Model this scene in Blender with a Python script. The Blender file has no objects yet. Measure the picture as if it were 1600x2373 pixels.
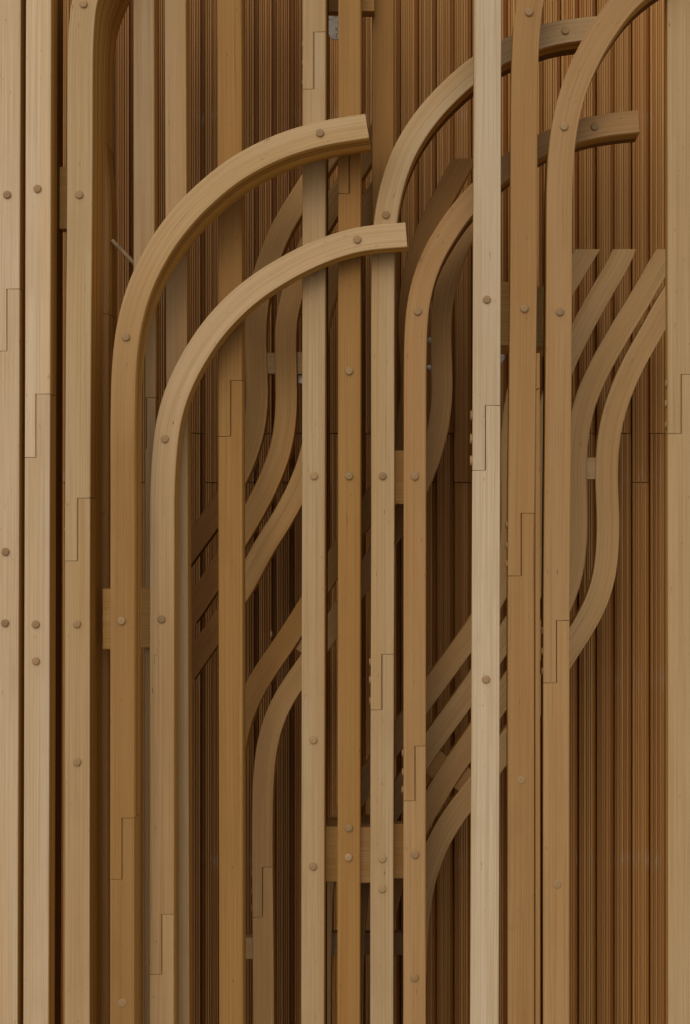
import bpy, bmesh, math, random
from mathutils import Vector, Matrix

random.seed(7)
scene = bpy.context.scene
C = scene.collection

# ------------------------------------------------------------------ camera
S = 1.07e-3          # metres per photo pixel at the front plane (4 m away)
D = 4.0
VX, VY = 1020.0, 1225.0   # where the optical axis meets the photograph
Z0 = 3.0
cam_d = bpy.data.cameras.new("camera")
cam = bpy.data.objects.new("camera", cam_d)
C.objects.link(cam)
scene.camera = cam
cam.location = (0, -D, Z0)
cam.rotation_euler = (math.radians(90), 0, 0)
cam_d.sensor_fit = 'HORIZONTAL'
cam_d.sensor_width = 36
cam_d.lens = 36 * D / (1600 * S)
cam_d.shift_x = (800 - VX) / 1600
cam_d.shift_y = (VY - 1186.5) / 1600
cam_d.clip_end = 200

# ------------------------------------------------------------------ sky, sun
SUN_EL, SUN_AZ = 28.0, -14.0      # azimuth from the camera's back (-Y), negative = from the left
w = bpy.data.worlds.new("World")
scene.world = w
w.use_nodes = True
nt = w.node_tree
sky = nt.nodes.new("ShaderNodeTexSky")
sky.sky_type = 'NISHITA'
sky.sun_disc = False
sky.sun_elevation = math.radians(SUN_EL)
sky.sun_rotation = math.radians(180 - SUN_AZ)
sky.air_density = 1.0
sky.dust_density = 8.0
bg = nt.nodes["Background"]
bg.inputs[1].default_value = 0.05
nt.links.new(sky.outputs[0], bg.inputs[0])
sd = bpy.data.lights.new("sun", 'SUN')
sun = bpy.data.objects.new("sun", sd)
C.objects.link(sun)
sd.energy = 2.2
sd.angle = math.radians(105)
sd.color = (1.0, 0.89, 0.73)
el, az = math.radians(SUN_EL), math.radians(SUN_AZ)
to_sun = Vector((math.sin(az) * math.cos(el), -math.cos(az) * math.cos(el), math.sin(el)))
sun.rotation_euler = to_sun.to_track_quat('Z', 'Y').to_euler()
sun.location = to_sun * 8 + Vector((0, 0, Z0))
scene.view_settings.view_transform = 'Standard'
scene.view_settings.look = 'None'
scene.view_settings.exposure = -0.38
scene.view_settings.gamma = 1
scene.render.engine = 'CYCLES'
scene.cycles.max_bounces = 8
scene.cycles.diffuse_bounces = 6

# ------------------------------------------------------------------ materials
def nn(nt, typ, **kw):
    n = nt.nodes.new(typ)
    for k, v in kw.items():
        setattr(n, k, v)
    return n

def mix(nt, fac, a, b, blend='MIX'):
    m = nn(nt, "ShaderNodeMix", data_type='RGBA', blend_type=blend)
    for sock, v in ((m.inputs[0], fac), (m.inputs[6], a), (m.inputs[7], b)):
        if hasattr(v, 'links'):
            nt.links.new(v, sock)
        elif isinstance(v, (int, float)):
            sock.default_value = v
        else:
            sock.default_value = (*v, 1)
    return m.outputs[2]

def ramp(nt, val, lo, hi, a=0.0, b=1.0):
    r = nn(nt, "ShaderNodeMapRange")
    r.inputs[1].default_value = lo; r.inputs[2].default_value = hi
    r.inputs[3].default_value = a; r.inputs[4].default_value = b
    nt.links.new(val, r.inputs[0])
    return r.outputs[0]

def noise(nt, vec, sc, detail=2.0, rough=0.5):
    mp = nn(nt, "ShaderNodeMapping")
    mp.inputs['Scale'].default_value = (sc[0], sc[1], 1)
    nt.links.new(vec, mp.inputs[0])
    n = nn(nt, "ShaderNodeTexNoise")
    n.inputs['Scale'].default_value = 1.0
    n.inputs['Detail'].default_value = detail
    n.inputs['Roughness'].default_value = rough
    nt.links.new(mp.outputs[0], n.inputs['Vector'])
    return n.outputs[0]

def mul3(c, k):
    return tuple(min(1, x * y) for x, y in zip(c, k if isinstance(k, (tuple, list)) else (k, k, k)))

def start(name):
    m = bpy.data.materials.new(name)
    m.use_nodes = True
    t = m.node_tree
    p = t.nodes["Principled BSDF"]
    uv = nn(t, "ShaderNodeUVMap")
    oi = nn(t, "ShaderNodeObjectInfo")
    sc = nn(t, "ShaderNodeVectorMath", operation='MULTIPLY')
    cmb = nn(t, "ShaderNodeCombineXYZ")
    for i in range(3):
        t.links.new(oi.outputs['Random'], cmb.inputs[i])
    t.links.new(cmb.outputs[0], sc.inputs[0])
    sc.inputs[1].default_value = (7.3, 31.7, 53.1)
    ad = nn(t, "ShaderNodeVectorMath", operation='ADD')
    t.links.new(uv.outputs[0], ad.inputs[0])
    t.links.new(sc.outputs[0], ad.inputs[1])
    return m, t, p, ad.outputs[0], oi.outputs['Random'], uv.outputs[0]

def wood_face(name, base, warm=0.5, flecks=1.0, tip=None, fade=(0.5, 1.2)):
    """planed softwood seen on its face: pale, streaky along the length"""
    m, t, p, v, rnd, uv = start(name)
    warm_c = mul3(base, (1.0, 0.80, 0.60))
    pale_c = mul3(base, (1.08, 1.10, 1.16))
    c = mix(t, ramp(t, noise(t, v, (17, 0.35), 2), 0.36, 0.64), warm_c if warm > .4 else mul3(base, (1, .92, .82)), pale_c)
    c = mix(t, ramp(t, noise(t, v, (7, 1.6), 2), 0.35, 0.7, 0, warm), c, mul3(base, (0.98, 0.76, 0.53)))
    c = mix(t, ramp(t, noise(t, v, (260, 1.6), 3), 0.44, 0.68, 0, 0.7), c, mul3(base, (0.78, 0.66, 0.50)))
    c = mix(t, ramp(t, noise(t, v, (900, 9), 2, .7), 0.35, 0.65, 0, 0.32), c, mul3(base, (0.72, 0.62, 0.50)))
    # pores, flecks, short cracks
    c = mix(t, ramp(t, noise(t, v, (150, 26), 3, .6), 0.69, 0.74, 0, 0.75 * flecks), c, mul3(base, (0.38, 0.22, 0.12)))
    c = mix(t, ramp(t, noise(t, v, (420, 2.6), 1), 0.715, 0.75, 0, 0.5 * flecks), c, mul3(base, (0.42, 0.30, 0.2)))
    c = mix(t, ramp(t, noise(t, v, (40, 24), 4, .65), 0.69, 0.75, 0, 0.5 * flecks), c, mul3(base, (0.55, 0.36, 0.22)))
    # soft handling stains
    c = mix(t, ramp(t, noise(t, v, (14, 5), 4, .6), 0.50, 0.75, 0, 0.28), c, mul3(base, (0.70, 0.62, 0.50)))
    if tip:   # the free end of the slat has bleached paler than its leg
        sp = nn(t, "ShaderNodeSeparateXYZ"); t.links.new(uv, sp.inputs[0])
        c = mix(t, ramp(t, sp.outputs[1], fade[0], fade[1], 1, 0), c, mix(t, 1.0, c, tuple(x / y for x, y in zip(tip, base)), 'MULTIPLY'))
    # brightness of the individual board
    br = nn(t, "ShaderNodeHueSaturation")
    t.links.new(ramp(t, rnd, 0, 1, 0.94, 1.06), br.inputs['Value'])
    t.links.new(c, br.inputs['Color'])
    t.links.new(br.outputs[0], p.inputs['Base Color'])
    p.inputs['Roughness'].default_value = 0.62
    p.inputs['Specular IOR Level'].default_value = 0.25
    b = nn(t, "ShaderNodeBump")
    b.inputs['Strength'].default_value = 0.25
    b.inputs['Distance'].default_value = 0.0006
    t.links.new(noise(t, v, (500, 3), 3), b.inputs['Height'])
    t.links.new(b.outputs[0], p.inputs['Normal'])
    return m

def wood_edge(name, base):
    """glued edge: laminations run along the length as dark and light stripes"""
    m, t, p, v, rnd, uv = start(name)
    c = mix(t, ramp(t, noise(t, v, (26, 0.15), 1), 0.4, 0.6), mul3(base, (1.08, 1.05, 1.0)), mul3(base, (0.80, 0.74, 0.62)))
    c = mix(t, ramp(t, noise(t, v, (110, 0.3), 2), 0.50, 0.62, 0, 0.75), c, mul3(base, (0.50, 0.38, 0.24)))
    c = mix(t, ramp(t, noise(t, v, (500, 3), 2), 0.4, 0.65, 0, 0.3), c, mul3(base, (0.6, 0.48, 0.34)))
    sp = nn(t, "ShaderNodeSeparateXYZ"); t.links.new(uv, sp.inputs[0])
    dv = nn(t, "ShaderNodeMath", operation='DIVIDE'); t.links.new(sp.outputs[0], dv.inputs[0]); dv.inputs[1].default_value = 0.0223
    fr = nn(t, "ShaderNodeMath", operation='FRACT'); t.links.new(dv.outputs[0], fr.inputs[0])
    c = mix(t, ramp(t, fr.outputs[0], 0.03, 0.10, 0.55, 0), c, mul3(base, (0.30, 0.20, 0.12)))
    t.links.new(c, p.inputs['Base Color'])
    p.inputs['Roughness'].default_value = 0.7
    p.inputs['Specular IOR Level'].default_value = 0.2
    return m

def wall_wood(name, base):
    m, t, p, v, rnd, uv = start(name)
    c = mix(t, ramp(t, noise(t, v, (60, 0.25), 2), 0.38, 0.62), mul3(base, (1.15, 1.1, 1.05)), mul3(base, (0.85, 0.66, 0.5)))
    c = mix(t, ramp(t, noise(t, v, (210, 0.35), 2), 0.45, 0.62, 0, 0.4), c, mul3(base, (0.72, 0.50, 0.34)))
    c = mix(t, ramp(t, noise(t, v, (900, 5), 2), 0.4, 0.65, 0, 0.35), c, mul3(base, (0.6, 0.45, 0.34)))
    # chalky handling scuffs, at the heights where boards were clamped
    sep = nn(t, "ShaderNodeSeparateXYZ"); t.links.new(uv, sep.inputs[0])
    prev = None
    for py, h in ((268, 22), (688, 22), (1108, 24), (1575, 40), (1995, 30)):
        z = Z0 + (VY - py) * S * 1.185
        s1 = nn(t, "ShaderNodeMath", operation='SUBTRACT'); t.links.new(sep.outputs[1], s1.inputs[0]); s1.inputs[1].default_value = z
        s2 = nn(t, "ShaderNodeMath", operation='ABSOLUTE'); t.links.new(s1.outputs[0], s2.inputs[0])
        r = ramp(t, s2.outputs[0], 0.0, h * S * 1.3, 1, 0)
        if prev is None: prev = r
        else:
            a = nn(t, "ShaderNodeMath", operation='MAXIMUM'); t.links.new(prev, a.inputs[0]); t.links.new(r, a.inputs[1]); prev = a.outputs[0]
    st = ramp(t, noise(t, v, (420, 20), 3, .7), 0.50, 0.68, 0, 0.6)
    bo = ramp(t, noise(t, v, (9, 4), 1), 0.50, 0.62, 0, 1)
    kk = nn(t, "ShaderNodeMath", operation='MULTIPLY'); t.links.new(st, kk.inputs[0]); t.links.new(bo, kk.inputs[1]); st = kk.outputs[0]
    k = nn(t, "ShaderNodeMath", operation='MULTIPLY'); t.links.new(prev, k.inputs[0]); t.links.new(st, k.inputs[1])
    c = mix(t, k.outputs[0], c, (0.55, 0.48, 0.42))
    br = nn(t, "ShaderNodeHueSaturation")
    t.links.new(ramp(t, rnd, 0, 1, 0.88, 1.12), br.inputs['Value'])
    t.links.new(c, br.inputs['Color'])
    t.links.new(br.outputs[0], p.inputs['Base Color'])
    p.inputs['Roughness'].default_value = 0.6
    p.inputs['Specular IOR Level'].default_value = 0.25
    return m

def peg_wood(name, base):
    m, t, p, v, rnd, uv = start(name)
    sep = nn(t, "ShaderNodeSeparateXYZ"); t.links.new(uv, sep.inputs[0])   # u = radius in units of the peg
    wv = nn(t, "ShaderNodeMath", operation='MULTIPLY'); t.links.new(sep.outputs[0], wv.inputs[0]); wv.inputs[1].default_value = 22
    ns = noise(t, v, (3, 3), 2)
    a = nn(t, "ShaderNodeMath", operation='ADD'); t.links.new(wv.outputs[0], a.inputs[0])
    n2 = nn(t, "ShaderNodeMath", operation='MULTIPLY'); t.links.new(ns, n2.inputs[0]); n2.inputs[1].default_value = 6
    t.links.new(n2.outputs[0], a.inputs[1])
    sn = nn(t, "ShaderNodeMath", operation='SINE'); t.links.new(a.outputs[0], sn.inputs[0])
    c = mix(t, ramp(t, sn.outputs[0], 0.0, 1, 0, 0.5), base, mul3(base, (0.62, 0.54, 0.44)))
    c = mix(t, ramp(t, sep.outputs[0], 0.09, 0.14, 0.6, 0), c, mul3(base, 0.3))
    br = nn(t, "ShaderNodeHueSaturation")
    t.links.new(ramp(t, rnd, 0, 1, 0.78, 1.1), br.inputs['Value'])
    t.links.new(c, br.inputs['Color'])
    t.links.new(br.outputs[0], p.inputs['Base Color'])
    p.inputs['Roughness'].default_value = 0.6
    p.inputs['Specular IOR Level'].default_value = 0.3
    return m

def plain(name, col, rough=0.5, metal=0.0, dirt=None):
    m, t, p, v, rnd, uv = start(name)
    c = mix(t, ramp(t, noise(t, v, (60, 60), 4, .7), 0.4, 0.65), col, mul3(col, 0.7))
    if dirt:
        c = mix(t, ramp(t, noise(t, v, (160, 110), 3, .8), 0.58, 0.62, 0, 0.9), c, dirt)
    t.links.new(c, p.inputs['Base Color'])
    p.inputs['Roughness'].default_value = rough
    p.inputs['Metallic'].default_value = metal
    return m

M = {
    'pale':   wood_face('pale pine face', (0.61, 0.515, 0.39), 0.25),
    'tan':    wood_face('tan pine face', (0.46, 0.36, 0.225), 0.35),
    'russet_shade': wood_face('russet pine face', (0.27, 0.145, 0.05), 0.4, 0.6),  # wavy slat wood darkened: shade on the lower left ends put into colour
    'arch':   wood_face('arch pine face', (0.33, 0.205, 0.084), 0.4, 1.0, (0.49, 0.375, 0.225), (0.5, 1.15)),
    'arch_pale': wood_face('pale arch pine face', (0.45, 0.325, 0.18), 0.3, 1.0, (0.57, 0.455, 0.305), (0.7, 1.5)),
    'mid':    wood_face('honey pine face', (0.365, 0.232, 0.105), 0.4),
    'honey':  wood_face('light honey pine face', (0.41, 0.275, 0.14), 0.35),
    'orange': wood_face('orange pine face', (0.33, 0.20, 0.070), 0.4),
    'bright': wood_face('bright pine face', (0.57, 0.49, 0.37), 0.2),
    'grey':   wood_face('greyed pine face', (0.40, 0.295, 0.175), 0.15, 0.6),
    'amber':  wood_face('amber pine face', (0.56, 0.385, 0.185), 0.25, 0.6),
    'curve':  wood_face('tan curve face', (0.53, 0.38, 0.205), 0.25, 0.6),
    'umber':  wood_face('umber pine face', (0.38, 0.235, 0.09), 0.4, 0.6),
    'edge':   wood_edge('laminated edge', (0.66, 0.43, 0.14)),
    'edge_shade': wood_edge('shaded laminated edge', (0.20, 0.10, 0.03)),  # darker copy of the edge wood; paints the shade between stacked layers
    'wall':   wall_wood('fluted board wood', (0.46, 0.285, 0.112)),
    'wall_red':   wall_wood('russet fluted board wood', (0.33, 0.19, 0.072)),  # wall wood darkened for the left boards, deeper shade put into colour
    'wall_shade_strip': wall_wood('russet fluted board rebate', (0.27, 0.138, 0.04)),
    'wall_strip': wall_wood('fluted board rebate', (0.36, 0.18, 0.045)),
    'peg':    peg_wood('end grain peg', (0.37, 0.255, 0.14)),
    'block':  wood_face('spacer block wood', (0.50, 0.33, 0.13), 0.35, 0.6),
    'steel':  plain('dull zinc', (0.55, 0.56, 0.55), 0.45, 0.3),
    'paper':  plain('blotched pale plate', (0.62, 0.62, 0.60), 0.6, 0.0, (0.08, 0.07, 0.06)),
    'rod':    plain('brown rod', (0.52, 0.41, 0.28), 0.55, 0.0),
}

# ------------------------------------------------------------------ geometry helpers
def W(px, py, y):
    """photo pixel at depth y -> world point"""
    k = S * (D + y) / D
    return Vector(((px - VX) * k, y, Z0 + (VY - py) * k))

def link(o, parent=None):
    C.objects.link(o)
    if parent is not None:
        o.parent = parent
        o.matrix_parent_inverse = Matrix.Translation(-parent.location)
    return o

def thing(name, loc, label, cat, group=None):
    e = bpy.data.objects.new(name, None)
    e.empty_display_size = 0.05
    e.location = loc
    C.objects.link(e)
    e["label"] = label; e["category"] = cat
    if group: e["group"] = group
    return e

def smooth_path(pts, step=8.0, sig=2.2):
    """Catmull-Rom through the points, resampled evenly, lightly smoothed"""
    P = [Vector(p) for p in pts]
    P = [P[0] * 2 - P[1]] + P + [P[-1] * 2 - P[-2]]
    dense = []
    for i in range(1, len(P) - 2):
        a, b, c, d = P[i-1], P[i], P[i+1], P[i+2]
        n = max(2, int((c - b).length / 2))
        for j in range(n):
            # centripetal-like tangents scaled to chord length
            t = j / n
            L = (c - b).length
            m1 = ((b - a).normalized() + (c - b).normalized()) * 0.5 * L
            m2 = ((c - b).normalized() + (d - c).normalized()) * 0.5 * L
            h00 = 2*t**3 - 3*t**2 + 1; h10 = t**3 - 2*t**2 + t
            h01 = -2*t**3 + 3*t**2; h11 = t**3 - t**2
            dense.append(b * h00 + m1 * h10 + c * h01 + m2 * h11)
    dense.append(P[-2].copy())
    out = [dense[0]]; acc = 0
    for i in range(1, len(dense)):
        acc += (dense[i] - dense[i-1]).length
        if acc >= step:
            out.append(dense[i]); acc = 0
    if (out[-1] - dense[-1]).length > 0.5: out.append(dense[-1])
    R = 6
    wts = [math.exp(-(k / sig) ** 2 / 2) for k in range(-R, R + 1)]
    res = []
    n = len(out)
    for i in range(n):
        r = min(R, i, n - 1 - i)
        s = Vector((0, 0)); tw = 0
        for k in range(-r, r + 1):
            s += out[i + k] * wts[k + R]; tw += wts[k + R]
        res.append(s / tw)
    # drop stations on straight runs
    keep = [res[0]]
    for i in range(1, n - 1):
        a = (res[i] - keep[-1]); b = (res[i+1] - res[i])
        if a.length > 60 or abs(a.angle(b, 0)) > 0.006:
            keep.append(res[i])
    keep.append(res[-1])
    return keep

CH = 0.0016
def sweep(name, st, yref, y0, y1, face, edge, parent, v0=0.0):
    """st: stations (px, py, tangent, left px, right px) top to bottom; section is a chamfered rectangle y0..y1"""
    verts, faces, mats, uvs = [], [], [], []
    y1_ = y1
    if isinstance(y1, tuple): y1 = y1[0]
    k = S * (D + yref) / D
    L = v0; prev = None; vs = []
    for (x, y, tx, ty, aL, aR) in st:
        # normal (pointing picture-right when going down): tangent (tx,ty) with y down
        nx, ny = ty, -tx
        pt = Vector((x, y))
        if prev is not None: L += (pt - prev).length * k
        prev = pt
        vs.append(L)
        def P(a, yy):
            q = W(x + nx * a, y + ny * a, yref)
            return (q.x, yy, q.z)
        c = CH / k
        if isinstance(y1_, tuple):   # this layer thins out towards the foot of the slat
            f = min(1, max(0, (y - y1_[2]) / (y1_[3] - y1_[2]))); f = f * f * (3 - 2 * f)
            y1 = y1_[0] * (1 - f) + y1_[1] * f
        sec = [(aL + c, y0), (aR - c, y0), (aR, y0 + CH), (aR, y1 - CH), (aR - c, y1), (aL + c, y1), (aL, y1 - CH), (aL, y0 + CH)]
        verts += [P(a, yy) for a, yy in sec]
    secu = lambda s: s
    n = len(st)
    matidx = [0, 0, 1, 1, 0, 1, 1, 0]
    for i in range(n - 1):
        for j in range(8):
            j2 = (j + 1) % 8
            a, b = i * 8 + j, i * 8 + j2
            faces.append((a, b, b + 8, a + 8))
            mats.append(matidx[j])
            aL0, aR0, aL1, aR1 = st[i][4] * k, st[i][5] * k, st[i+1][4] * k, st[i+1][5] * k
            def U(jj, aL, aR):
                return [aL, aR, aR + .002, aR + (y1 - y0), aR + (y1-y0) + .002, aL - (y1-y0) - .002, aL - (y1 - y0), aL - .002][jj]
            def Ue(jj):
                return [0, 0, 0.002, y1 - y0, y1 - y0, y1 - y0, y1 - y0, .002][jj] + 1.7 * (1 if jj < 4 else 2)
            if matidx[j] == 1:
                uvs.append([(Ue(j), vs[i]), (Ue(j2) if j2 else Ue(7), vs[i]), (Ue(j2) if j2 else Ue(7), vs[i+1]), (Ue(j), vs[i+1])])
            else:
                uvs.append([(U(j, aL0, aR0), vs[i]), (U(j2, aL0, aR0), vs[i]), (U(j2, aL1, aR1), vs[i+1]), (U(j, aL1, aR1), vs[i+1])])
    for base, rev in ((0, True), ((n - 1) * 8, False)):
        f = tuple(base + j for j in range(8))
        if not rev: f = f[::-1]
        f = f[::-1]
        faces.append(f); mats.append(1)
        uvs.append([(verts[q][0] + 3, verts[q][1] * 1.0) for q in f])
    me = bpy.data.meshes.new(name)
    me.from_pydata(verts, [], faces)
    me.materials.append(M[face]); me.materials.append(M[edge])
    uvl = me.uv_layers.new(name="UVMap")
    for poly, mi, u in zip(me.polygons, mats, uvs):
        poly.material_index = mi
        for li, c in zip(poly.loop_indices, u):
            uvl.data[li].uv = c
    me.validate()
    bm = bmesh.new(); bm.from_mesh(me)
    bmesh.ops.recalc_face_normals(bm, faces=bm.faces)
    bm.to_mesh(me); bm.free()
    o = bpy.data.objects.new(name, me)
    return link(o, parent)

def stations(path, wd):
    """path: px points top->bottom. wd: width px or (top,bottom)"""
    n = len(path); out = []
    ys = [p.y for p in path]
    for i, p in enumerate(path):
        a = path[max(0, i-1)]; b = path[min(n-1, i+1)]
        t = (b - a).normalized()
        if isinstance(wd, (tuple, list)):
            f = min(1, max(0, (p.y) / 2373)); wv = wd[0] * (1 - f) + wd[1] * f
        else: wv = wd
        out.append((p.x, p.y, t.x, t.y, -wv / 2, wv / 2))
    return out

def at_y(st, y):
    """station at height y on the lower (vertical) part"""
    for i in range(len(st) - 1, 0, -1):
        a, b = st[i-1], st[i]
        if a[1] <= y <= b[1]:
            f = (y - a[1]) / (b[1] - a[1])
            return tuple(a[q] * (1 - f) + b[q] * f for q in range(6)), i
    raise ValueError(y)

def with_joint(st, ya, yb, xm, g=0.75):
    sa, ia = at_y(st, ya); sb, ib = at_y(st, yb)
    ma, mb = xm - sa[0], xm - sb[0]
    e = 0.7
    up = [s for s in st[:ia]] + [(sa[0], ya - g, *sa[2:6]),
          (sa[0], ya - g + e, sa[2], sa[3], sa[4], ma - g),
          (sb[0], yb - g, sb[2], sb[3], sb[4], mb - g)]
    lo = [(sa[0], ya + g, sa[2], sa[3], ma + g, sa[5]),
          (sb[0], yb + g - e, sb[2], sb[3], mb + g, sb[5]),
          (sb[0], yb + g, *sb[2:6])] + [s for s in st[ib:]]
    return up, lo

# pegs -------------------------------------------------------------
def peg_mesh(name, r, hgt, dome=True):
    prof = [(0.90, 0.0), (0.90, 0.2), (1.0, 0.3), (1.0, 0.62), (0.93, 0.84), (0.78, 0.95), (0.5, 1.0), (0.2, 1.0)]
    seg = 22
    verts, faces, uvs = [], [], []
    for (q, h) in prof:
        for i in range(seg):
            a = 2 * math.pi * i / seg
            verts.append((q * r * math.cos(a), -h * hgt, q * r * math.sin(a)))
    verts.append((0, -hgt * 1.0, 0))
    for k in range(len(prof) - 1):
        for i in range(seg):
            j = (i + 1) % seg
            faces.append((k*seg+i, k*seg+j, (k+1)*seg+j, (k+1)*seg+i))
            uvs.append([(prof[k][0], i/seg), (prof[k][0], (i+1)/seg), (prof[k+1][0], (i+1)/seg), (prof[k+1][0], i/seg)])
    k = len(prof) - 1
    for i in range(seg):
        faces.append((k*seg+i, k*seg+(i+1) % seg, len(verts)-1))
        uvs.append([(prof[k][0], i/seg), (prof[k][0], (i+1)/seg), (0, i/seg)])
    me = bpy.data.meshes.new(name)
    me.from_pydata(verts, [], faces)
    me.materials.append(M['peg'])
    uvl = me.uv_layers.new(name="UVMap")
    for poly, u in zip(me.polygons, uvs):
        poly.use_smooth = True
        for li, c in zip(poly.loop_indices, u):
            uvl.data[li].uv = c
    bm = bmesh.new(); bm.from_mesh(me); bmesh.ops.recalc_face_normals(bm, faces=bm.faces); bm.to_mesh(me); bm.free()
    return me
PEG = peg_mesh("peg", 9.2 * S, 5.2 * S)
PEG_FLAT = peg_mesh("peg_flat", 9.4 * S, 1.6 * S)
PEG_SIDE = peg_mesh("side_peg", 8.5 * S, 5.0 * S)

def add_peg(parent, px, py, yface, flat=False):
    o = bpy.data.objects.new("peg", PEG_FLAT if flat else PEG)
    p = W(px, py, yface)
    o.location = (p.x, yface + 0.0002, p.z)
    o.rotation_euler = (random.uniform(-.05, .05), random.uniform(0, 6.28), random.uniform(-.05, .05))
    link(o, parent)

def add_side_peg(parent, px, py, yref, yc, scale=1.0):
    o = bpy.data.objects.new("side_peg", PEG_SIDE)
    p = W(px, py, yref)
    o.location = (p.x + 0.0003, yc, p.z)
    o.rotation_euler = (0, 0, math.radians(-90))
    o.scale = (scale, random.uniform(.8, 1.15) * scale, scale * 1.05)
    link(o, parent)

def bar(name, label, pts, wd, y0, depth=0.065, face='pale', edge='edge', joint=None, pegs=(), flat=(),
        back=None, back_shrink=2.0, back_edge='edge_shade', side_pegs=True, group=None, cat='timber slat', curve=True,
        yref=None, side_scale=1.0, lower_face=None):
    yref = y0 if yref is None else yref
    if curve: path = smooth_path(pts)
    else: path = [Vector(p) for p in pts]
    # extra stations on straight bars
    if not curve:
        a, b = path[0], path[-1]
        path = [a.lerp(b, i / 24) for i in range(25)]
    st = stations(path, wd)
    base = W(path[-1].x, path[-1].y, y0)
    t = thing(name, base, label, cat, group)
    if joint:
        up, lo = with_joint(st, *joint)
        sweep('beam', up, yref, y0, y0 + depth, face, edge, t)
        sweep('beam', lo, yref, y0, y0 + depth, lower_face or face, edge, t, v0=5.0)
        if side_pegs:
            ya, yb, xm = joint
            s, _ = at_y(st, ya)
            for f in (.17, .5, .83):
                yy = ya + (yb - ya) * f + random.uniform(-3, 3)
                s, _ = at_y(st, yy)
                add_side_peg(t, s[0] + s[4], yy, yref, y0 + depth * (.22 if side_scale > 1 else random.uniform(.35, .5)), side_scale)
    else:
        sweep('beam', st, yref, y0, y0 + depth, face, edge, t)
    if back:
        b0, b1 = back
        st2 = [(s[0], s[1], s[2], s[3], s[4] + back_shrink, s[5] - back_shrink) for s in st]
        sweep('backing_beam', st2, yref, b0, b1, face if back_edge == 'edge' else 'umber', back_edge, t)
    for (x, y) in pegs: add_peg(t, x, y, y0, (x, y) in flat)
    return t

def box(name, label, quad, y0, y1, face='block', cat='spacer block', group=None):
    """prism on a picture quad (tl, tr, br, bl), bevelled"""
    bm = bmesh.new()
    k = [W(q[0], q[1], y0) for q in quad]
    c = sum(k, Vector()) / 4
    f = [bm.verts.new((p.x - c.x, 0, p.z - c.z)) for p in k]
    b = [bm.verts.new((p.x - c.x, y1 - y0, p.z - c.z)) for p in k]
    bm.faces.new(f); bm.faces.new(b[::-1])
    for i in range(4):
        j = (i + 1) % 4
        bm.faces.new((f[i], b[i], b[j], f[j]))
    bmesh.ops.recalc_face_normals(bm, faces=bm.faces)
    bmesh.ops.bevel(bm, geom=bm.edges[:], offset=0.0015, segments=2, affect='EDGES', profile=.5)
    uvl = bm.loops.layers.uv.new("UVMap")
    for fc in bm.faces:
        for l in fc.loops:
            l[uvl].uv = (l.vert.co.z + l.vert.co.y * .3, l.vert.co.x + l.vert.co.y * .7)
    me = bpy.data.meshes.new(name); bm.to_mesh(me); bm.free()
    me.materials.append(M[face])
    o = bpy.data.objects.new(name, me)
    o.location = (c.x, y0, c.z)
    C.objects.link(o)
    o["label"] = label; o["category"] = cat
    if group: o["group"] = group
    return o

def rect(x0, x1, y0, y1):
    return [(x0, y0), (x1, y0), (x1, y1), (x0, y1)]

TOP, BOT = -420, 2830

# ------------------------------------------------------------------ unseen ground, added to bounce light up onto the slats
GZ = Z0 + (VY - BOT) * S * 1.21
bm = bmesh.new()
N = 24
grid = [[bm.verts.new((-300 + 600 * i / N, -300 + 600 * j / N, GZ)) for i in range(N + 1)] for j in range(N + 1)]
for j in range(N):
    for i in range(N):
        bm.faces.new((grid[j][i], grid[j][i+1], grid[j+1][i+1], grid[j+1][i]))
me = bpy.data.meshes.new("ground"); bm.to_mesh(me); bm.free()
gm = bpy.data.materials.new("paving"); gm.use_nodes = True
gt = gm.node_tree
gn = nn(gt, "ShaderNodeTexNoise"); gn.inputs['Scale'].default_value = 3; gn.inputs['Detail'].default_value = 6
gt.links.new(nn(gt, "ShaderNodeTexCoord").outputs['Object'], gn.inputs['Vector'])
gt.links.new(mix(gt, gn.outputs[0], (0.30, 0.27, 0.22), (0.42, 0.37, 0.30)), gt.nodes["Principled BSDF"].inputs['Base Color'])
gt.nodes["Principled BSDF"].inputs['Roughness'].default_value = 0.85
me.materials.append(gm)
go = bpy.data.objects.new("ground", me); C.objects.link(go); go["kind"] = "structure"


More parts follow.
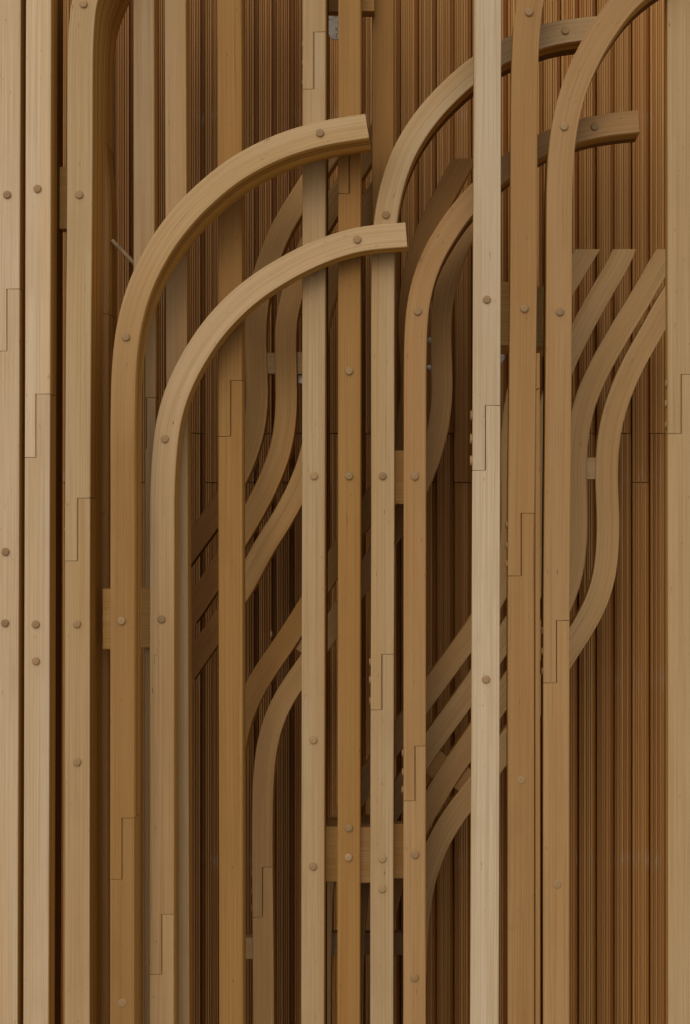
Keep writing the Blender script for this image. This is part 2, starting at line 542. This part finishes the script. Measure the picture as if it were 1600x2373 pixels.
# ------------------------------------------------------------------ fluted board wall
YW = 0.74
wall = thing("board_wall", W(800, BOT, YW), "dark brown wall of narrow fluted boards standing behind all the pale timber", "wall")
def plank_mesh(name, ztop, zbot, GRV):
    k = S * (D + YW) / D
    wpx = 41.35
    def base(x):      # left facet leans back, middle faces out, right facet sits lower
        if x < 10: return 0.009 * (1 - x / 10)
        return 0.0
    prof = [(0.6, 0.014)]
    dp = 0.0065
    gx = 1.2
    for w_, gw in GRV:
        prof += [(gx, base(gx)), (gx + w_ - gw, base(gx + w_ - gw)), (gx + w_ - gw + .15, base(gx + w_ - gw) + dp), (gx + w_ - 0.15, base(gx + w_) + dp)]
        gx += w_
    prof += [(gx + .05, 0.0), (30.8, 0.0), (31.0, 0.022), (wpx - 1.6, 0.022), (wpx - 1.0, 0.025), (wpx - 1.0, 0.034), (wpx - 0.2, 0.034)]
    strip0 = len(prof) - 6
    front = [(a * k, b) for a, b in prof]
    ring = front + [((wpx - 0.2) * k, 0.05), (0.6 * k, 0.05)]
    n = len(ring)
    zs = [ztop, zbot]
    verts = [(a, b, z) for z in zs for a, b in ring]
    faces, uvs = [], []
    acc = [0]
    for i in range(1, n): acc.append(acc[-1] + math.hypot(ring[i][0]-ring[i-1][0], ring[i][1]-ring[i-1][1]))
    acc.append(acc[-1] + 0.1)
    for i in range(n):
        j = (i + 1) % n
        faces.append((i, n + i, n + j, j))
        uvs.append([(acc[i], zs[0]), (acc[i], zs[1]), (acc[i+1], zs[1]), (acc[i+1], zs[0])])
    faces.append(tuple(range(n))); uvs.append([(v[0], v[1]) for v in verts[:n]])
    faces.append(tuple(range(2*n-1, n-1, -1))); uvs.append([(v[0], v[1]) for v in verts[n:][::-1]])
    me = bpy.data.meshes.new(name)
    me.from_pydata(verts, [], faces)
    me.materials.append(M['wall']); me.materials.append(M['wall_strip'])
    uvl = me.uv_layers.new(name="UVMap")
    for pi, (poly, u) in enumerate(zip(me.polygons, uvs)):
        if strip0 <= pi < len(front): poly.material_index = 1
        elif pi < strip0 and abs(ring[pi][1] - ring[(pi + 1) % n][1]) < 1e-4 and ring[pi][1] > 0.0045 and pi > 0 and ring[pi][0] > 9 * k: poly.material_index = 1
        for li, c in zip(poly.loop_indices, u): uvl.data[li].uv = c
    bm = bmesh.new(); bm.from_mesh(me); bmesh.ops.recalc_face_normals(bm, faces=bm.faces); bm.to_mesh(me); bm.free()
    return me
def zpx(py): return W(0, py, YW).z
PL = []
G1 = [(4.2, 1.3), (5.6, 1.7), (4.4, 1.3), (6.4, 2.0), (5.0, 1.5)]
G2 = [(6.2, 1.6), (4.2, 1.3), (6.8, 2.1), (4.0, 1.3), (5.2, 1.8)]
for ye, G in ((1004, G1), (1118, G2), (1004, G2), (1118, G1)):
    PL.append((plank_mesh("plank", zpx(TOP), zpx(ye - .9), G), plank_mesh("plank", zpx(ye + .9), zpx(BOT), G)))
i0 = -44
for i in range(i0, 50):
    px = 598.5 + 41.35 * i
    for me in PL[i % 4]:
        if px < 690:  # left boards use the copies with shade in their colour
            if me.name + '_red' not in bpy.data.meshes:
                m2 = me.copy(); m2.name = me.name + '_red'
                m2.materials[0] = M['wall_red']; m2.materials[1] = M['wall_shade_strip']
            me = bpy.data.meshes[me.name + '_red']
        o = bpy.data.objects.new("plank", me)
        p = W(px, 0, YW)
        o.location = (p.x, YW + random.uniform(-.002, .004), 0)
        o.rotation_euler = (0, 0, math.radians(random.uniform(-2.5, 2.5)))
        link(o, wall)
# backing board so that no light shows between the planks
bm = bmesh.new()
a, b = W(-1225, TOP, YW + .06), W(2665, BOT, YW + .06)
vs_ = [bm.verts.new(v) for v in ((a.x, YW+.06, a.z), (b.x, YW+.06, a.z), (b.x, YW+.06, b.z), (a.x, YW+.06, b.z),
                                 (a.x, YW+.08, a.z), (b.x, YW+.08, a.z), (b.x, YW+.08, b.z), (a.x, YW+.08, b.z))]
for q in ((0,1,2,3),(7,6,5,4),(0,4,5,1),(1,5,6,2),(2,6,7,3),(3,7,4,0)): bm.faces.new([vs_[z] for z in q])
bmesh.ops.recalc_face_normals(bm, faces=bm.faces)
me = bpy.data.meshes.new("backing_board"); bm.to_mesh(me); bm.free()
me.uv_layers.new(name="UVMap"); me.materials.append(M['wall'])
link(bpy.data.objects.new("backing_board", me), wall)

# ------------------------------------------------------------------ S-curved slats in front of the wall
YS = 0.31
def cut_left(pts, x):
    """end the path (running down to the left) at the given x"""
    out = []
    for i, p in enumerate(pts):
        if i and p[0] < x and p[1] > 1000:
            a = out[-1]; f = (x - a[0]) / (p[0] - a[0])
            out.append((x, a[1] + (p[1] - a[1]) * f)); break
        out.append(p)
    return out
GA = "wavy slats at left of the middle pair of posts"
A1 = [(797, 300), (755, 365), (697, 455), (655, 525), (625, 595), (604, 665), (593, 745), (592, 800), (595, 870), (596, 925), (590, 985), (574, 1045), (545, 1113), (510, 1172), (446, 1262), (380, 1352), (300, 1462)]
A2 = [(884, 297), (828, 385), (770, 475), (728, 545), (698, 615), (677, 685), (665, 735), (662, 790), (663, 860), (664, 920), (661, 978), (650, 1042), (625, 1110), (595, 1172), (560, 1232), (507, 1328-8), (443, 1417), (380, 1506), (300, 1618)]
A3 = [(904, 400), (843, 495), (801, 565), (771, 635), (750, 700), (738, 755), (733, 800), (734, 870), (735, 925), (732, 990), (718, 1060), (692, 1130), (655, 1200), (610, 1272), (566, 1355), (507, 1448), (443, 1541), (370, 1650), (300, 1750)]
bar("wavy_slat", "wavy slat nearest the orange post, leftmost of the three parallel ones beside it", cut_left(A1, 536), 50, YS, .055, 'amber', joint=None, group=GA, side_pegs=False)
bar("wavy_slat", "middle wavy slat of three, with a short spacer on both of its sides", cut_left(A2, 536), 50, YS, .055, 'amber', group=GA)
bar("wavy_slat", "lowest of three wavy slats left of the tall pale post, mostly behind it", cut_left(A3, 536), 50, YS, .055, 'amber', group=GA)
D1 = [(1100, 330), (1074, 372), (1032, 450), (1000, 512), (975, 575), (958, 640), (950, 700), (949, 760), (952, 830), (954, 900), (947, 968), (930, 1035), (898, 1105), (855, 1178), (815, 1238), (772, 1317-8), (700, 1428), (655, 1497), (615, 1555), (582, 1613), (557, 1678), (543, 1745), (537, 1830), (536, 2100), (536, BOT)]
D2 = [(1128, 455), (1100, 500), (1073, 550), (1047, 615), (1028, 690), (1022, 755), (1024, 840), (1025, 910), (1016, 990), (992, 1075), (960, 1148), (915, 1222), (850, 1325), (778, 1440), (705, 1550), (670, 1600), (640, 1657), (620, 1725), (611, 1800), (608, 1900), (608, 2010), (610, 2200), (612, BOT)]
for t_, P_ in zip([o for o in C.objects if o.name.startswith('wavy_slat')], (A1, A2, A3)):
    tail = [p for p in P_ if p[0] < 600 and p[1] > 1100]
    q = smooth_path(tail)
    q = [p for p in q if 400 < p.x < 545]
    sweep('beam', stations(q, 50), YS, YS + .004, YS + .057, 'russet_shade', 'edge_shade', t_)  # same slats continued as darker beams, their shade painted in
GD = "wavy slats behind the middle posts"
d1 = bar("wavy_slat", "dark wavy slat whose level-cut top shows just left of the brightest post", D1, 50, YS, .055, 'umber', group=GD)
d2 = bar("wavy_slat", "wavy slat ending in a jointed grey upright between the orange and tall pale posts", D2, 48, YS + .002, .055, 'curve', joint=(2010, 2126, 608.5), group=GD)
add_side_peg(d1, 628, 1452+20, YS, YS + .03)
GC = "wavy slats at the right fanning up to the edge post"
C1 = [(1380, 548), (1330, 632), (1280, 715), (1240, 790), (1212, 860), (1196, 935), (1188, 1005), (1187, 1090), (1188, 1180), (1186, 1250), (1176, 1310), (1152, 1375), (1093, 1469), (1030, 1556), (990, 1610), (925, 1702), (860, 1795), (805, 1880), (770, 1960), (750, 2050), (745, 2150), (745, BOT)]
C2 = [(1460, 545), (1440, 598), (1400, 668), (1360, 740), (1322, 815), (1295, 880), (1275, 940), (1265, 1010), (1262, 1100), (1264, 1190), (1261, 1260), (1248, 1330), (1222, 1398), (1166, 1485), (1093, 1595), (1019, 1697), (985, 1745), (930, 1835), (882, 1920), (845, 2010), (826, 2100), (820, 2200), (818, BOT)]
C3 = [(1560, 562), (1520, 630), (1483, 695), (1440, 765), (1387, 860), (1361, 920), (1345, 980), (1337, 1040), (1335, 1100), (1337, 1190), (1335, 1265), (1326, 1330), (1305, 1395), (1270, 1460), (1225, 1528), (1166, 1613), (1093, 1719), (1045, 1788), (1010, 1845), (975, 1905), (938, 1975), (908, 2060), (887, 2150), (881, 2300), (880, BOT)]
C4 = [(1640, 552), (1590, 635), (1546, 705), (1508, 773), (1463, 855), (1434, 925), (1416, 990), (1408, 1060), (1407, 1120), (1410, 1195), (1409, 1265), (1400, 1340), (1380, 1402), (1350, 1458), (1318, 1508), (1250, 1618), (1167, 1740), (1093, 1840), (1055, 1888), (1022, 1942), (1000, 1992), (982, 2050), (970, 2120), (964, 2200), (962, BOT)]
def cut(pts, ycut):
    """start the path at the given height"""
    out = list(pts)
    while len(out) > 2 and out[1][1] < ycut: out.pop(0)
    a, b = out[0], out[1]
    f = (ycut - a[1]) / (b[1] - a[1])
    out[0] = (a[0] + (b[0] - a[0]) * f, ycut)
    return out
def flat_top(o_parent, ycut, yref):
    """saw the slanted end level: clip everything above the height"""
    z = W(0, ycut, yref).z
    for ch in o_parent.children:
        if ch.name.startswith('beam'):
            bm = bmesh.new(); bm.from_mesh(ch.data)
            r = bmesh.ops.bisect_plane(bm, geom=bm.verts[:] + bm.edges[:] + bm.faces[:], plane_co=(0, 0, z), plane_no=(0, 0, 1), clear_outer=True)
            ed = [e for e in r['geom_cut'] if isinstance(e, bmesh.types.BMEdge)]
            bmesh.ops.contextual_create(bm, geom=ed)
            bm.to_mesh(ch.data); bm.free()
cs = [
 bar("wavy_slat", "wavy slat showing only a short slanted end, first of the level-cut tops at right", C1, 50, YS, .055, 'curve', group=GC, edge='edge'),
 bar("wavy_slat", "wavy slat with the second of the level-cut tops right of the broad arch post", C2, 50, YS, .055, 'curve', group=GC),
 bar("wavy_slat", "wavy slat joined by a small pale spacer to the outermost curve on its right", C3, 51, YS, .055, 'curve', group=GC),
 bar("wavy_slat", "outermost wavy slat at right, its whole S bend in view before the fluted wall", C4, 52, YS, .055, 'curve', group=GC)]
for o in cs: flat_top(o, 577, YS)
flat_top(d1, 367, YS)

# small spacers between the wavy slats
GS = "small spacers between wavy slats"
box("spacer_block", "small square spacer between the two wavy slats right of the orange post", rect(614, 641, 817, 866), YS+.012, YS+.045, 'tan', group=GS)
box("spacer_block", "small spacer between the middle wavy slat and the tall pale post", rect(684, 738, 815, 866), YS+.012, YS+.045, 'tan', group=GS)
box("spacer_block", "small pale spacer between the two outermost wavy slats at right", rect(1358, 1386, 1060.5, 1111), YS+.006, YS+.045, 'tan', group=GS)
box("spacer_block", "small tilted spacer between two bending slats left of the tall pale post", [(686, 1504), (716, 1452), (752, 1478), (712, 1524)], YS+.01, YS+.045, 'mid', group=GS)
box("spacer_block", "upper of two small tilted spacers between the diagonals left of the brightest post", [(1018, 1737), (1040, 1757), (1004, 1806), (982, 1786)], YS+.01, YS+.045, 'mid', group=GS)
box("spacer_block", "lower of two small tilted spacers between the diagonals left of the brightest post", [(1084, 1777), (1106, 1797), (1068, 1838), (1046, 1820)], YS+.01, YS+.045, 'mid', group=GS)
box("spacer_block", "small spacer low beside the orange post, left of the jointed grey upright", rect(560, 590, 2174, 2223), YS+.008, YS+.045, 'grey', group=GS)
box("spacer_block", "long dim spacer seen through the gaps below the wide spacer blocks", rect(764, 952, 2163, 2214), YS+.012, YS+.045, 'grey', group=GS)

# ------------------------------------------------------------------ straight grey slats behind the first arches
h1 = bar("upright_post", "greyish straight slat behind the taller arch, left of its twin", [(333, TOP), (334, 690)], 48.5, .08, .055, 'grey', curve=False, group="greyish slats behind the first arches")
h1_up, h1_lo = with_joint(stations([Vector((348.5, 691 + i * (BOT - 691) / 24)) for i in range(25)], 25), 921, 1040, 339.5)
sweep('beam', h1_up, .08, .08, .135, 'grey', 'edge', h1)
sweep('beam', h1_lo, .08, .08, .135, 'grey', 'edge', h1, v0=5.0)
bar("upright_post", "greyish straight slat behind both front arches, right of its twin", [(405, TOP), (416, BOT)], 49.5, .08, .055, 'grey', curve=False, group="greyish slats behind the first arches")

# ------------------------------------------------------------------ front posts at left
GP = "straight pale posts"
bar("upright_post", "pale post cut off by the left edge of the photo", [(19, TOP), (9, BOT)], 60, 0, .065, 'pale', joint=(669, 813.5, 16), back=(.068, .14), pegs=[(17, 451), (13, 1279), (12, 1444)], curve=False, group=GP)
bar("upright_post", "pale straight post second from the left edge, two pegs close together below its joint", [(90.5, TOP), (82, BOT)], 58.5, 0, .065, 'pale', joint=(912.7, 1060, 83), back=(.068, .135), back_edge='edge_shade', back_shrink=1, pegs=[(87, 437), (83, 1447), (83.7, 1532)], curve=False, group=GP)
F3 = [(560, -400), (430, -350), (335, -270), (265, -160), (222, -70), (196, 0), (189, 60), (186.3, 130), (185.5, 300), (184.5, 500), (182, 800), (180, 1150), (179, 1700), (178.7, BOT)]
f3 = bar("curved_post", "third post from the left, bending right at the very top above its striped side", F3, 58.5, 0, .065, 'tan', joint=(1154, 1300, 180), back=(.068, .145), back_edge='edge', back_shrink=1, pegs=[(194, 9), (184, 451), (178.7, 1446), (179, 1766)], cat='curved slat')
F3c = [p for p in F3 if p[1] < 200] + [(186, 296)]
st3 = stations(smooth_path(F3c), 56)
sweep('backing_beam', st3, 0, .148, .262, 'umber', 'edge', f3)
bar("upright_post", "dim upright tucked between the bent post and the taller arch, behind the thin rod", [(235, 350), (233, 375), (238, 420), (243, 470), (244, 540), (244, 800), (244, BOT)], 56, .149, .112, 'mid', yref=.262, joint=(740, 900, 250), curve=True, side_pegs=False)

# ------------------------------------------------------------------ arches in front
ARC1 = [(920, 286), (851, 291), (754, 307), (668, 331), (599, 361), (535, 399), (489, 436), (445, 477), (415, 511), (381, 556), (355, 600), (332, 646), (312, 702), (297, 767), (288, 848), (285, 944), (284.5, 1200), (283.5, 1800), (283.5, BOT)][1:]
bar("arched_slat", "taller of the two front arches, its thick cut end above the other's", ARC1, 57, -.085, .065, 'arch', joint=(1896, 2038.5, 283), back=(-.0165, (.06, .0, 420, 980)), back_edge='edge', back_shrink=.5, pegs=[(742, 308), (292, 781), (282, 1438.7), (284, 2324.7)], flat=[(284, 2324.7)], cat='curved slat', group="front arches")
ARC2 = [(942, 543.5), (840, 553), (778, 569), (711, 596), (648, 630), (590, 668), (536, 715), (494, 762), (462, 808), (433, 858), (408, 915), (391, 976), (381, 1057), (376.5, 1140), (376, 1220), (375.5, 1700), (375, BOT)]
bar("arched_slat", "lower of the two front arches, pale, its cut end crossing four middle posts", ARC2, 57, 0, .065, 'arch_pale', joint=(2119, 2259, 375), pegs=[(828.6, 555), (382.6, 1017), (375, 1435)], cat='curved slat', group="front arches")

# ------------------------------------------------------------------ middle posts
bar("upright_post", "orange straight post crossed by both front arches, jointed just below the lower one", [(532, TOP), (536.5, BOT)], 56, .09, .06, 'orange', joint=(881, 1011.5, 535), curve=False, side_pegs=False, group=GP)
bar("upright_post", "tall pale middle post crossed by both arches, stepped joint near its top", [(729.5, TOP), (724, BOT)], 53.3, .075, .065, 'tan', joint=(73, 206, 728), back=(.143, .215), pegs=[(728.7, 629), (728, 1103), (726.6, 1715), (726, 2008)], curve=False, group=GP)
bar("upright_post", "orange post just right of the tall pale middle one, two pegs at the wide spacer", [(811, TOP), (808, BOT)], 52.2, .075, .065, 'orange', joint=(320, 448, 809.6), back=(.143, .2), pegs=[(809.6, 860), (809.6, 1103), (809, 1918.7), (808, 1987)], curve=False, side_pegs=False, group=GP)
bar("upright_post", "straight amber post running up behind the leg of the tall arch", [(888, TOP), (887, BOT)], 50.5, .205, .05, 'orange', curve=False, group=GP)
ARC3 = [(1398, 61.5), (1377, 64), (1301, 73), (1250, 86), (1165, 120), (1098, 162), (1040, 213), (998, 258), (963, 306), (936, 354), (916, 406), (902, 460), (893.5, 515), (889, 580), (888, 650), (887.5, 1200), (885.5, 1900), (885, BOT)]
bar("arched_slat", "tallest arch behind, rising from the middle posts and passing the brightest post near the top", ARC3, 53.5, .077, .062, 'tan', joint=(1516, 1645.6, 885.7), back=(.1415, .195), back_shrink=.5, pegs=[(1311, 70.6), (895, 498), (887.4, 1103), (886.7, 1990), (886, 2060)], cat='curved slat', group="arches behind the right posts")
ARC4 = [(1481, 280), (1404, 289), (1336, 304), (1273, 327), (1222, 354), (1165, 393), (1105, 450), (1068, 491), (1032, 543), (1003, 594), (982, 650), (969, 712), (964, 780), (962.5, 850), (962.3, 1000), (962, 1200), (961, BOT)]
bar("arched_slat", "arch passing behind the right posts to a clean end against the fluted wall", ARC4, 52, .077, .062, 'honey', joint=(1729, 1856.7, 962.5), back=(.1415, .185), back_shrink=.5, pegs=[(1379, 293), (968.7, 721.6), (962, 1104), (962.5, 1981), (961, 2266)], cat='curved slat', group="arches behind the right posts")

# ------------------------------------------------------------------ right posts
bar("upright_post", "brightest straight post, right of the middle, rough glue plugs beside its joint", [(1132.5, TOP), (1122, BOT)], (62.8, 66), -.07, .065, 'bright', joint=(939, 1090, 1126), side_scale=1.35, pegs=[(1129, 694), (1126.8, 1574.7)], curve=False, group=GP)
R2 = [(1300, -200), (1262, -100), (1240, -40), (1230, 0), (1222.5, 60), (1218, 138), (1216, 250), (1215, 600), (1212, 900), (1209, 1200), (1208.5, 1500), (1208.5, BOT)]
bar("curved_post", "honey post just right of the brightest one, starting to bend at the very top", R2, 61.5, -.07, .065, 'mid', joint=(1189, 1335, 1209), back=(-.002, .062), pegs=[(1226.7, 28), (1216, 715), (1208.8, 1807.4)], flat=[(1208.8, 1807.4)], cat='curved slat')
bar("upright_post", "greyish strip of a post showing along the right edge of the honey bent one", [(1246.3, 818), (1246.6, BOT)], 12, -.062, .05, 'mid', joint=(900, 903, 1246.3), curve=False, side_pegs=False)
R3 = [(1700, -140), (1600, -105), (1520, -58), (1452, -2), (1417, 42), (1384, 92), (1357, 143), (1332, 203), (1314, 270), (1303, 343), (1298.5, 420), (1297.3, 520), (1297, 650), (1295, 950), (1292, 1250), (1290.5, 1500), (1290.3, BOT)]
bar("curved_post", "broad arch that rises as a honey post and sweeps out of the top right", R3, 60, -.07, .065, 'honey', joint=(1438, 1583, 1290.7), back=(-.002, .062), back_edge='edge_shade', pegs=[(1308, 293), (1298, 722.6), (1291.8, 2050)], flat=[(1291.8, 2050)], cat='curved slat')
bar("upright_post", "pale straight post cut off by the right edge of the photo", [(1582, TOP), (1585, BOT)], 70, -.03, .04, 'tan', joint=(867, 1005, 1580), curve=False, group=GP)

# ------------------------------------------------------------------ spacer blocks between posts
GB = "wide spacer blocks between posts"
box("spacer_block", "spacer block high between the second and third posts from the left", rect(136, 166, 386, 530), .10, .15, group=GB)
box("spacer_block", "dim spacer block high between the two leftmost posts", rect(44, 66, 386, 530), .09, .15, group=GB)
box("spacer_block", "spacer block between the third post from the left and the taller arch", rect(238, 266, 1364.6, 1505), .07, .115, group=GB)
box("spacer_block", "spacer block between the legs of the two front arches", rect(322, 354, 1362, 1501.5), .0665, .115, group=GB)
box("spacer_block", "dim wide spacer low between the tall pale middle post and the orange one", rect(752, 790, 1916, 2044), .150, .29, group=GB)
box("spacer_block", "brightest wide spacer, low between the orange post and its pale right neighbour", rect(832, 866, 1918, 2047), .105, .29, 'mid', group=GB)
box("spacer_block", "wide spacer low between the two jointed middle posts, rightmost of its row", rect(910, 942, 1910, 2036.5), .145, .19, group=GB)
box("spacer_block", "spacer between two middle posts at the height of the row of four pegs", rect(910, 942, 1044, 1168), .145, .19, group=GB)
box("spacer_block", "spacer between the brightest post and the honey post right of it", rect(1152, 1192, 653, 800), .066, .285, group=GB)
box("spacer_block", "spacer between the honey post and the broad arch post right of it", rect(1238, 1274, 663, 805.6), .066, .285, group=GB)
box("spacer_block", "dark spacer at the very top right of the tall pale middle post", rect(760, 792, -110, 26), .222, .26, 'umber', group=GB)
box("spacer_block", "brown spacer at the very top between the orange and amber posts", rect(830, 868, -110, 25), .150, .20, 'umber', group=GB)

# ------------------------------------------------------------------ little metal and pale things
def plate(name, label, outline, y0, th, mat, cat):
    bm = bmesh.new()
    pts = [W(x, y, y0) for x, y in outline]
    c = sum(pts, Vector()) / len(pts)
    f = [bm.verts.new((p.x - c.x, 0, p.z - c.z)) for p in pts]
    b = [bm.verts.new((p.x - c.x, th, p.z - c.z)) for p in pts]
    bm.faces.new(f); bm.faces.new(b[::-1])
    for i in range(len(f)):
        j = (i + 1) % len(f); bm.faces.new((f[i], b[i], b[j], f[j]))
    bmesh.ops.recalc_face_normals(bm, faces=bm.faces)
    uvl = bm.loops.layers.uv.new("UVMap")
    for fc in bm.faces:
        for l in fc.loops: l[uvl].uv = (l.vert.co.x, l.vert.co.z)
    me = bpy.data.meshes.new(name); bm.to_mesh(me); bm.free(); me.materials.append(M[mat])
    o = bpy.data.objects.new(name, me); o.location = (c.x, y0, c.z); C.objects.link(o)
    o["label"] = label; o["category"] = cat
    return o
rounded = [(762, 24), (796, 24), (796, 80)] + [(779 + 17 * math.cos(math.radians(a)), 76 + 15 * math.sin(math.radians(a))) for a in range(15, 180, 15)] + [(762, 76)]
plate("metal_plate", "whitish blotched plate in the gap left of the orange middle post, near the top", rounded, .42, .006, 'paper', 'plate')
plate("metal_bracket", "pale grey wedge of a bracket under the small spacer left of the tall pale post", [(690, 864), (716, 864), (716, 882), (701, 888), (692, 888)], .345, .004, 'steel', 'bracket')
disc = [(1157 + 13 * math.cos(math.radians(a)), 826 + 15 * math.sin(math.radians(a))) for a in range(0, 360, 20)]
plate("metal_disc", "pale rounded metal disc peeping out under the spacer right of the brightest post", disc, .40, .006, 'steel', 'disc')
def rod(name, label, a, b, ya, yb, r, mat, cat, head=False):
    p0, p1 = W(a[0], a[1], ya), W(b[0], b[1], yb)
    d = p1 - p0
    bm = bmesh.new()
    L = d.length
    prof = [(0, 0), (r * .8, 0), (r, r * .3), (r, L - r * .3), (r * .8, L), (0, L)]
    if head: prof = [(0, 0), (r * 1.2, 0), (r * 1.5, r * .3), (r * 1.5, r * 1.4), (r * .9, r * 1.5), (r * .9, L), (0, L)]
    prev = None
    for q, h in prof:
        ring = [bm.verts.new((q * math.cos(2*math.pi*i/12), q * math.sin(2*math.pi*i/12), h)) for i in range(12)] if q else [bm.verts.new((0, 0, h))]
        if prev:
            if len(prev) == 1:
                for i in range(12): bm.faces.new((prev[0], ring[i], ring[(i+1) % 12]))
            elif len(ring) == 1:
                for i in range(12): bm.faces.new((prev[i], prev[(i+1) % 12], ring[0]))
            else:
                for i in range(12): bm.faces.new((prev[i], prev[(i+1) % 12], ring[(i+1) % 12], ring[i]))
        prev = ring
    bmesh.ops.recalc_face_normals(bm, faces=bm.faces)
    uvl = bm.loops.layers.uv.new("UVMap")
    for fc in bm.faces:
        for l in fc.loops: l[uvl].uv = (l.vert.co.x, l.vert.co.z)
    me = bpy.data.meshes.new(name); bm.to_mesh(me); bm.free(); me.materials.append(M[mat])
    o = bpy.data.objects.new(name, me); o.location = p0
    o.rotation_euler = d.to_track_quat('Z', 'Y').to_euler()
    C.objects.link(o); o["label"] = label; o["category"] = cat
    return o
rod("metal_rod", "thin brown rod slanting down between the bent post and the taller arch", (259, 556), (318, 617), .17, .20, .0056, 'rod', 'rod')
for yy, lb in ((788, "upper of two small grey bolts right of the shorter arch's leg"), (851, "lower of two small grey bolts right of the shorter arch's leg")):
    rod("bolt", lb, (1000, yy), (978, yy), .29, .29, .0055, 'steel', 'bolt', True)
